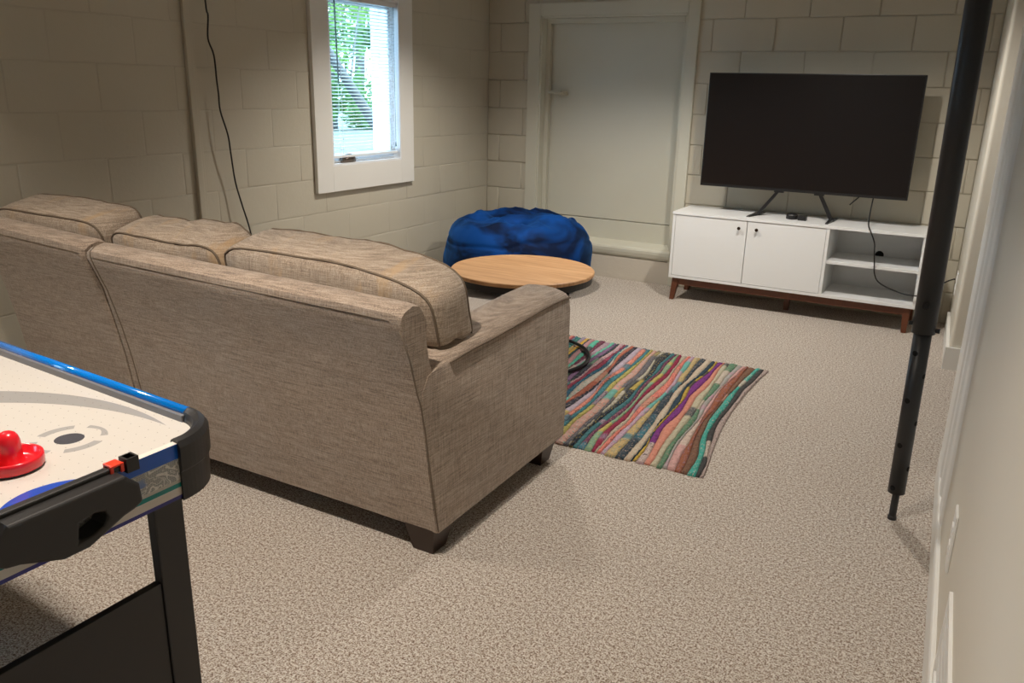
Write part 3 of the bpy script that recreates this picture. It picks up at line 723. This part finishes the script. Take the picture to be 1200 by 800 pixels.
for k in range(4):
    z = vz0+.022+k*.042
    link('blade', hexa(bmesh.new(), [(xw(vy0+.02)-.002, vy0+.02, z), (xw(vy0+.02)-.0005, vy0+.02, z), (xw(vy1-.02)-.0005, vy1-.02, z), (xw(vy1-.02)-.002, vy1-.02, z)], [(xw(vy0+.02)-.0035, vy0+.02, z+.040), (xw(vy0+.02)-.002, vy0+.02, z+.036), (xw(vy1-.02)-.002, vy1-.02, z+.040), (xw(vy1-.02)-.0035, vy1-.02, z+.036)]), MT['plate'], vt)

# ------------------------------------------------------------------ air hockey table
hx = -1.13; hy0, hy1 = .33, .957; hxb = -2.36; zt, zb_, zf = .765, .657, .745
ht = root('air_hockey_table', (-1.75, .64, 0), 'air hockey table with white playfield, blue side rail and black legs at the left edge', 'game table')
# playfield print
m = mat('playfield_print', (.78, .75, .70), .22); n = N(m)
tcn = n.n('ShaderNodeTexCoord'); sp = n.n('ShaderNodeSeparateXYZ'); n.l(tcn.outputs['Object'], sp.inputs[0])
X_, Y_ = sp.outputs['X'], sp.outputs['Y']; ox, oy = -1.75, .64
HA = .012; SH = .052; PVX, PVY = -1.13, .93
def unrot(x, y):
    x *= .989; y *= .989
    dx, dy = x-PVX, y-PVY; return PVX+dx*math.cos(HA)-dy*math.sin(HA), PVY+dx*math.sin(HA)+dy*math.cos(HA)
def dist(cx, cy, sx=1, sy=1):
    cx, cy = unrot(cx, cy)
    a = n.math('DIVIDE', n.math('SUBTRACT', X_, cx-ox), sx); b = n.math('DIVIDE', n.math('SUBTRACT', Y_, cy-oy), sy)
    return n.math('SQRT', n.math('ADD', n.math('MULTIPLY', a, a), n.math('MULTIPLY', b, b)))
def lt(a, b): return n.math('LESS_THAN', a, b)
def gt(a, b): return n.math('GREATER_THAN', a, b)
def AND(*a):
    r = a[0]
    for q in a[1:]: r = n.math('MULTIPLY', r, q)
    return r
col = (.60, .565, .52)
# crescent: outer circle minus inner circle
cres = AND(lt(dist(-1.405, .411), .527), gt(dist(-1.300, .343), .575), lt(X_, -1.225-ox))
colr = n.mix(cres, col, (.33, .32, .31))
for (cxx, cyy) in ((-1.352, .791), (-1.374, .489)):
    ux, uy = unrot(cxx, cyy)
    d = dist(cxx, cyy); a = n.math('ARCTAN2', n.math('SUBTRACT', Y_, uy-oy), n.math('SUBTRACT', X_, ux-ox))
    gap = gt(n.math('ABSOLUTE', n.math('COSINE', n.math('MULTIPLY', n.math('ADD', a, .15), 2))), .42)
    w_ = n.math('SUBTRACT', .055, n.math('MULTIPLY', n.math('ABSOLUTE', n.math('COSINE', n.math('ADD', a, .15))), .010))
    colr = n.mix(AND(gt(d, w_), lt(d, .0625), gap), colr, (.36, .35, .34))
    colr = n.mix(lt(d, .0245), colr, (.07, .07, .085))
cr = lt(dist(-1.130, .638), .090)
colr = n.mix(cr, colr, (.02, .07, .42))
# air holes
vv = n.n('ShaderNodeVectorMath', operation='FRACTION'); sc = n.n('ShaderNodeVectorMath', operation='SCALE'); sc.inputs['Scale'].default_value = 1/.0254
n.l(tcn.outputs['Object'], sc.inputs[0]); n.l(sc.outputs[0], vv.inputs[0]); s2 = n.n('ShaderNodeSeparateXYZ'); n.l(vv.outputs[0], s2.inputs[0])
hx_ = n.math('SUBTRACT', s2.outputs['X'], .5); hy_ = n.math('SUBTRACT', s2.outputs['Y'], .5)
hd = n.math('SQRT', n.math('ADD', n.math('MULTIPLY', hx_, hx_), n.math('MULTIPLY', hy_, hy_)))
colr = n.mix(AND(lt(hd, .042), .8), colr, (.16, .14, .13))
n.color(colr); n.b.inputs['Coat Weight'].default_value = .3
def round_rect(x0, x1, y0, y1, r, seg=10):
    pts = []
    for cx, cy, a0 in ((x1-r, y1-r, 0), (x0+r, y1-r, 90), (x0+r, y0+r, 180), (x1-r, y0+r, 270)):
        for i in range(seg+1):
            a = math.radians(a0+90*i/seg); pts.append((cx+r*math.cos(a), cy+r*math.sin(a)))
    return pts
link('playfield', prism(bmesh.new(), round_rect(hxb+.02, hx-.012, hy0+.015, hy1-.015, .085), 'z', zf-.012, zf), m, ht)
MT['railblue'] = mat('blue_rail', (.0, .17, .62), .12, Coat_Weight=.5)
MT['railgrey'] = mat('grey_inner_rail', (.16, .16, .17), .3)
MT['blacksatin'] = mat('black_satin', (.014, .013, .013), .42)
# aprons (printed)
m = mat('apron_print', rough=.25); n = N(m)
tcn = n.n('ShaderNodeTexCoord'); sp = n.n('ShaderNodeSeparateXYZ'); n.l(tcn.outputs['Object'], sp.inputs[0]); Z = sp.outputs['Z']; Yc = sp.outputs['Y']; Xc = sp.outputs['X']
slope = n.math('ADD', Z, n.math('MULTIPLY', Yc, -.0))
zz = n.math('DIVIDE', n.math('SUBTRACT', slope, zb_), zt-zb_)
lin = n.ramp(zz, [(0, (.03, .03, .20)), (.06, (.03, .03, .20)), (.065, (.55, .50, .45)), (.20, (.55, .50, .45)), (.205, (.0, .20, .19)), (.28, (.0, .20, .19)), (.285, (.45, .42, .37)), (.70, (.30, .30, .29)), (.705, (.01, .10, .50)), (.95, (.01, .14, .60)), (.955, (.7, .66, .6))])
bn = lin.node; bn.color_ramp.interpolation = 'CONSTANT'
half = n.n('ShaderNodeTexVoronoi'); half.inputs['Scale'].default_value = 330; half.inputs['Randomness'].default_value = 0; n.l(tcn.outputs['Object'], half.inputs['Vector'])
dots = n.ramp(half.outputs['Distance'], [(.30, (.66, .64, .58)), (.62, (.20, .21, .21))])
wv = n.noise(n.coord('Object', (13, 13, 22)), 1, 2, .5, 1.4)
strokes = n.ramp(wv, [(.44, (0, 0, 0)), (.455, (1, 1, 1)), (.485, (1, 1, 1)), (.50, (0, 0, 0)), (.56, (0, 0, 0)), (.575, (1, 1, 1)), (.60, (0, 0, 0))])
mid = n.mix(strokes, dots, (.62, .60, .56))
blotch = n.ramp(n.noise(n.coord('Object', (9, 9, 14)), 1.4, 2), [(.56, (0, 0, 0)), (.60, (1, 1, 1))])
mid = n.mix(blotch, mid, n.mix(wv, (.01, .10, .45), (.25, .30, .36)))
inm = n.math('MULTIPLY', n.math('GREATER_THAN', zz, .34), n.math('LESS_THAN', zz, .70))
n.color(n.mix(inm, lin, mid)); MT['apron'] = m
R0 = .085
link('end_apron', bx(hx-.014, hx, hy0+.10, hy1-.10, zb_, zt-.004, bev=.001), MT['apron'], ht)
link('end_apron', bx(hxb, hxb+.014, hy0+.10, hy1-.10, zb_, zt-.004, bev=.001), MT['apron'], ht)
for s, yy in ((1, hy1), (-1, hy0)):
    y0, y1 = sorted((yy, yy-s*.014)); link('side_apron', bx(hxb+.10, hx-.10, y0, y1, zb_, zt-.012, bev=.001), MT['apron'], ht)
    bm = bmesh.new(); yc2 = yy-s*.010
    tube(bm, [(hxb+.10, yc2, zt-.004), (hx-.105, yc2, zt-.004)], .0095, 12)
    link('side_rail', bm, MT['railblue'], ht, smooth=True)
    y0, y1 = sorted((yy-s*.012, yy-s*.026)); link('inner_rail', bx(hxb+.10, hx-.10, y0, y1, zf-.01, zt-.006, bev=.002), MT['railgrey'], ht)
for x, y, a0 in ((hx, hy1, 0), (hxb, hy1, 90), (hxb, hy0, 180), (hx, hy0, 270)):
    r = .105; cx = x-r*(1 if x == hx else -1); cyy = y-r*(1 if y == hy1 else -1); bm = bmesh.new(); rows = []
    prof = [(r+.004, zb_-.004), (r+.005, zb_+.05), (r+.009, zb_+.055), (r+.009, zt-.010), (r+.002, zt), (r-.008, zt+.004), (r-.018, zt-.002), (r-.022, zt-.012), (r-.024, zf-.006), (r-.012, zf-.01), (r-.010, zb_-.004)]
    ns_ = 18
    for i in range(ns_+1):
        a = math.radians(a0-3+96*i/ns_); rows.append([bm.verts.new((cx+q*math.cos(a), cyy+q*math.sin(a), z)) for q, z in prof])
    for A, B in zip(rows, rows[1:]):
        for j in range(len(prof)): bm.faces.new((A[j], A[(j+1) % len(prof)], B[(j+1) % len(prof)], B[j]))
    bm.faces.new(rows[0]); bm.faces.new(rows[-1][::-1])
    o = link('corner_guard', bm, MT['blacksatin'], ht)
    for p in o.data.polygons: p.use_smooth = False
# legs
for x, s in ((hx-.028, 1), (hxb+.028, -1)):
    for y in (hy1-.136, hy0+.136):
        bm = bx(x-(.002 if s > 0 else .022), x+(.022 if s > 0 else .002), y-.029, y+.029, 0.0, zb_+.004, bev=.003); link('leg', bm, MT['blacksatin'], ht)
    link('leg_panel', bx(x+s*.010-.008, x+s*.010+.008, hy0+.165, hy1-.165, .17, .510, bev=.002), MT['blacksatin'], ht)
link('cabinet_bottom', bx(hxb+.02, hx-.02, hy0+.10, hy1-.10, zb_, zb_+.01), MT['blacksatin'], ht)
# goal box with slot and slide scorer
out = [(.530, .769), (.708, .771), (.732, .748), (.735, .716), (.718, .708), (.699, .704), (.664, .690), (.638, .680), (.605, .684), (.586, .694)]
cyg = .617; outm = [(2*cyg-a, b) for a, b in out[::-1] if a > cyg+.02]
out = [p for p in out if p[0] > cyg-.0] + [(.60, .684)]
poly = [(p[0], p[1]) for p in out if p[0] > cyg] ; poly = poly + [(2*cyg-a, b) for a, b in poly[::-1]]
slot = [(.627, .727), (.650, .731), (.668, .727), (.672, .717), (.664, .706), (.645, .699), (.622, .697)]
def holed(bm, outer, inners, xa, xb):
    es = []
    for loop in [outer]+inners:
        vs = [bm.verts.new((xa, a, b)) for a, b in loop]
        es += [bm.edges.new((vs[i], vs[(i+1) % len(vs)])) for i in range(len(vs))]
    r = bmesh.ops.triangle_fill(bm, use_beauty=True, edges=es)
    fs = [g for g in r['geom'] if isinstance(g, bmesh.types.BMFace)]
    ex = bmesh.ops.extrude_face_region(bm, geom=fs)
    bmesh.ops.translate(bm, verts=[g for g in ex['geom'] if isinstance(g, bmesh.types.BMVert)], vec=(xb-xa, 0, 0))
    return bm
slot2 = [(2*cyg-a, b) for a, b in slot]
bm = holed(bmesh.new(), poly, [slot], hx+.001, hx+.042)
bmesh.ops.translate(bm, verts=bm.verts, vec=(0, .012, -.003))
bmesh.ops.translate(bm, verts=bm.verts, vec=(0, 0, -.004))
gb = link('goal_box', bm, MT['blacksatin'], ht)
bev = gb.modifiers.new('b', 'BEVEL'); bev.width = .006; bev.segments = 3; bev.limit_method = 'ANGLE'; bev.angle_limit = math.radians(50)
link('score_bar', bx(hx-.002, hx+.014, .48, .740, .760, .771, bev=.003), MT['blacksatin'], ht)
bm = bmesh.new()
for a in ((.738, .742, 0), (.756, .760, 0)): box(bm, hx-.002, hx+.020, a[0], a[1], .755, .779)
box(bm, hx-.002, hx+.001, .742, .756, .755, .779); box(bm, hx+.017, hx+.020, .742, .756, .755, .779); box(bm, hx+.001, hx+.017, .742, .756, .755, .761)
link('bar_bracket', bm, MT['blacksatin'], ht)
MT['red'] = mat('red_plastic', (.72, .012, .022), .22, Coat_Weight=.3, Subsurface_Weight=.0)
MT['redo'] = mat('orange_red_plastic', (.85, .05, .02), .3)
bm = bx(hx-.004, hx+.017, .712, .734, .7715, .7765, bev=.002); box(bm, hx+.014, hx+.0175, .711, .717, .760, .776, bev=.001); box(bm, hx+.014, hx+.0175, .729, .735, .760, .776, bev=.001); box(bm, hx-.005, hx-.003, .712, .734, .762, .776, bev=.001)
link('score_slider', bm, MT['redo'], ht)
dx, dy = -1.75-PVX, .64-PVY
ht.location = (PVX+dx*math.cos(-HA)-dy*math.sin(-HA), PVY+dx*math.sin(-HA)+dy*math.cos(-HA), 0); ht.rotation_euler.z = -HA
for ch in list(bpy.data.objects):
    if ch.parent == ht:
        for v in ch.data.vertices: v.co.y -= SH*(v.co.x-1.75-PVX)
# mallet: top-level thing resting on the playfield
mc = Vector((-1.308, .664, zf+.0008))
ml = root('hockey_mallet', mc, 'red plastic striker with a domed knob resting on the white playfield', 'mallet')
link('felt_pad', lathe(bmesh.new(), [(0, 0), (.0465, 0), (.0465, .003), (0, .003)], mc.x, mc.y, mc.z, 48), MT['cable'], ml)
link('striker_body', lathe(bmesh.new(), [(.0, .003), (.0475, .003), (.049, .005), (.049, .018), (.048, .0215), (.0455, .022), (.043, .020), (.041, .012), (.034, .0085), (.022, .0085), (.0195, .012), (.0185, .030), (.0183, .040), (.0178, .047), (.0160, .054), (.0125, .0595), (.007, .0628), (0, .064)], mc.x, mc.y, mc.z, 56), MT['red'], ml, smooth=True)

# ------------------------------------------------------------------ outside the window
m = mat('lawn', (.10, .20, .05), .9); n = N(m); n.color(n.mix(n.noise(n.coord('World'), 3, 4), (.05, .065, .045), (.09, .10, .08)))
struct('ground_outside', bx(-40, XL-.3, -6, 45, .35, .4), m)
def leafmat(nm, a, b):
    m = mat(nm, rough=.5); n = N(m); oi = n.noise(n.coord('World'), 6, 2)
    n.color(n.mix(oi, a, b)); n.b.inputs['Subsurface Weight'].default_value = 0
    t = m.node_tree; tr = t.nodes.new('ShaderNodeBsdfTranslucent'); mx = t.nodes.new('ShaderNodeMixShader'); mx.inputs[0].default_value = .5
    o_ = t.nodes['Material Output']; tr.inputs[0].default_value = (*[q*1.3 for q in b], 1)
    t.links.new(n.b.outputs[0], mx.inputs[1]); t.links.new(tr.outputs[0], mx.inputs[2]); t.links.new(mx.outputs[0], o_.inputs[0]); return m
LM = [leafmat('leaf_bright', (.055, .13, .02), (.14, .26, .05)), leafmat('leaf_dark', (.025, .08, .02), (.07, .17, .035))]
m = mat('bark', rough=.9); n = N(m); n.color(n.mix(n.noise(n.coord('World', (1, 1, .3)), 14, 4), (.030, .032, .030), (.075, .078, .072))); MT['bark'] = m
def tree(x, y, h, blobs, nleaf, lean, label, seed, lm=0, tr=.12, s=.07):
    rg = random.Random(seed)
    t = root('tree', (x, y, .4), label, 'tree', 'trees outside the window')
    top = Vector((x+lean[0], y+lean[1], h))
    pts = smooth_path([(x, y, .4), (x+lean[0]*.4, y+lean[1]*.4, .4+(h-.4)*.4), tuple(top)], 6)
    link('trunk', tube(bmesh.new(), pts, tr, 10, rad=[tr*(1-.6*i/len(pts)) for i in range(len(pts))]), MT['bark'], t, smooth=True)
    bm = bmesh.new()
    for b in blobs:
        bp = Vector(b[:3]); st = pts[rg.randrange(len(pts)//3, len(pts)-1)]
        tube(bm, [st, (st+bp)/2+Vector((0, 0, .15)), bp], tr*.18, 6)
    link('branches', bm, MT['bark'], t, smooth=True)
    vs = []; fs = []
    for b in blobs:
        for _ in range(nleaf):
            d = Vector((rg.gauss(0, 1), rg.gauss(0, 1), rg.gauss(0, 1))).normalized()*b[3]*rg.random()**.4
            p = Vector(b[:3])+Vector((d.x, d.y, d.z*.75))
            a = Vector((rg.gauss(0, 1), rg.gauss(0, 1), rg.gauss(0, .6))).normalized()*s*rg.uniform(.6, 1.3); c = a.orthogonal().normalized()*s*.45
            k = len(vs); vs += [p-a, p-c, p+a, p+c]; fs.append((k, k+1, k+2, k+3))
    me = bpy.data.meshes.new('foliage'); me.from_pydata([v-ORG[t] for v in vs], [], fs); me.materials.append(LM[lm])
    o = bpy.data.objects.new('foliage', me); COL.objects.link(o); o.parent = t; o['kind'] = 'stuff'
    return t
tree(-8.2, 10.6, 4.4, [(-9.1, 10.7, 2.55, .48), (-9.2, 10.4, 1.75, .32), (-9.1, 11.2, 3.0, .5), (-9.3, 11.5, 2.6, .38), (-9.0, 10.3, 3.1, .42)], 280, (0, -3.9), 'slim grey-barked tree leaning across the view behind the blind', 5, 0, .085, .05)
tree(-12.6, 14.2, 5.0, [(-12, 13.7, 2.3, .75), (-12.2, 14.3, 1.2, .62), (-12.6, 13.6, .9, .6), (-12.4, 14.4, 3.1, .7), (-12.4, 15.1, .65, .5), (-12.4, 15.4, 2.4, .35)], 640, (.1, .3), 'dense dark green tree standing behind the leaning one outside', 6, 1, .14, .07)
tree(-17.5, 21.0, 6.0, [(-17, 20.2, 2.6, 1.2), (-17.4, 21.8, 1.3, 1.0), (-17, 18.6, 3.6, 1.1), (-17.2, 19.0, 1.1, .9)], 260, (.3, .2), 'pale green tree farthest away across the lawn outside', 8, 0, .2, .08)
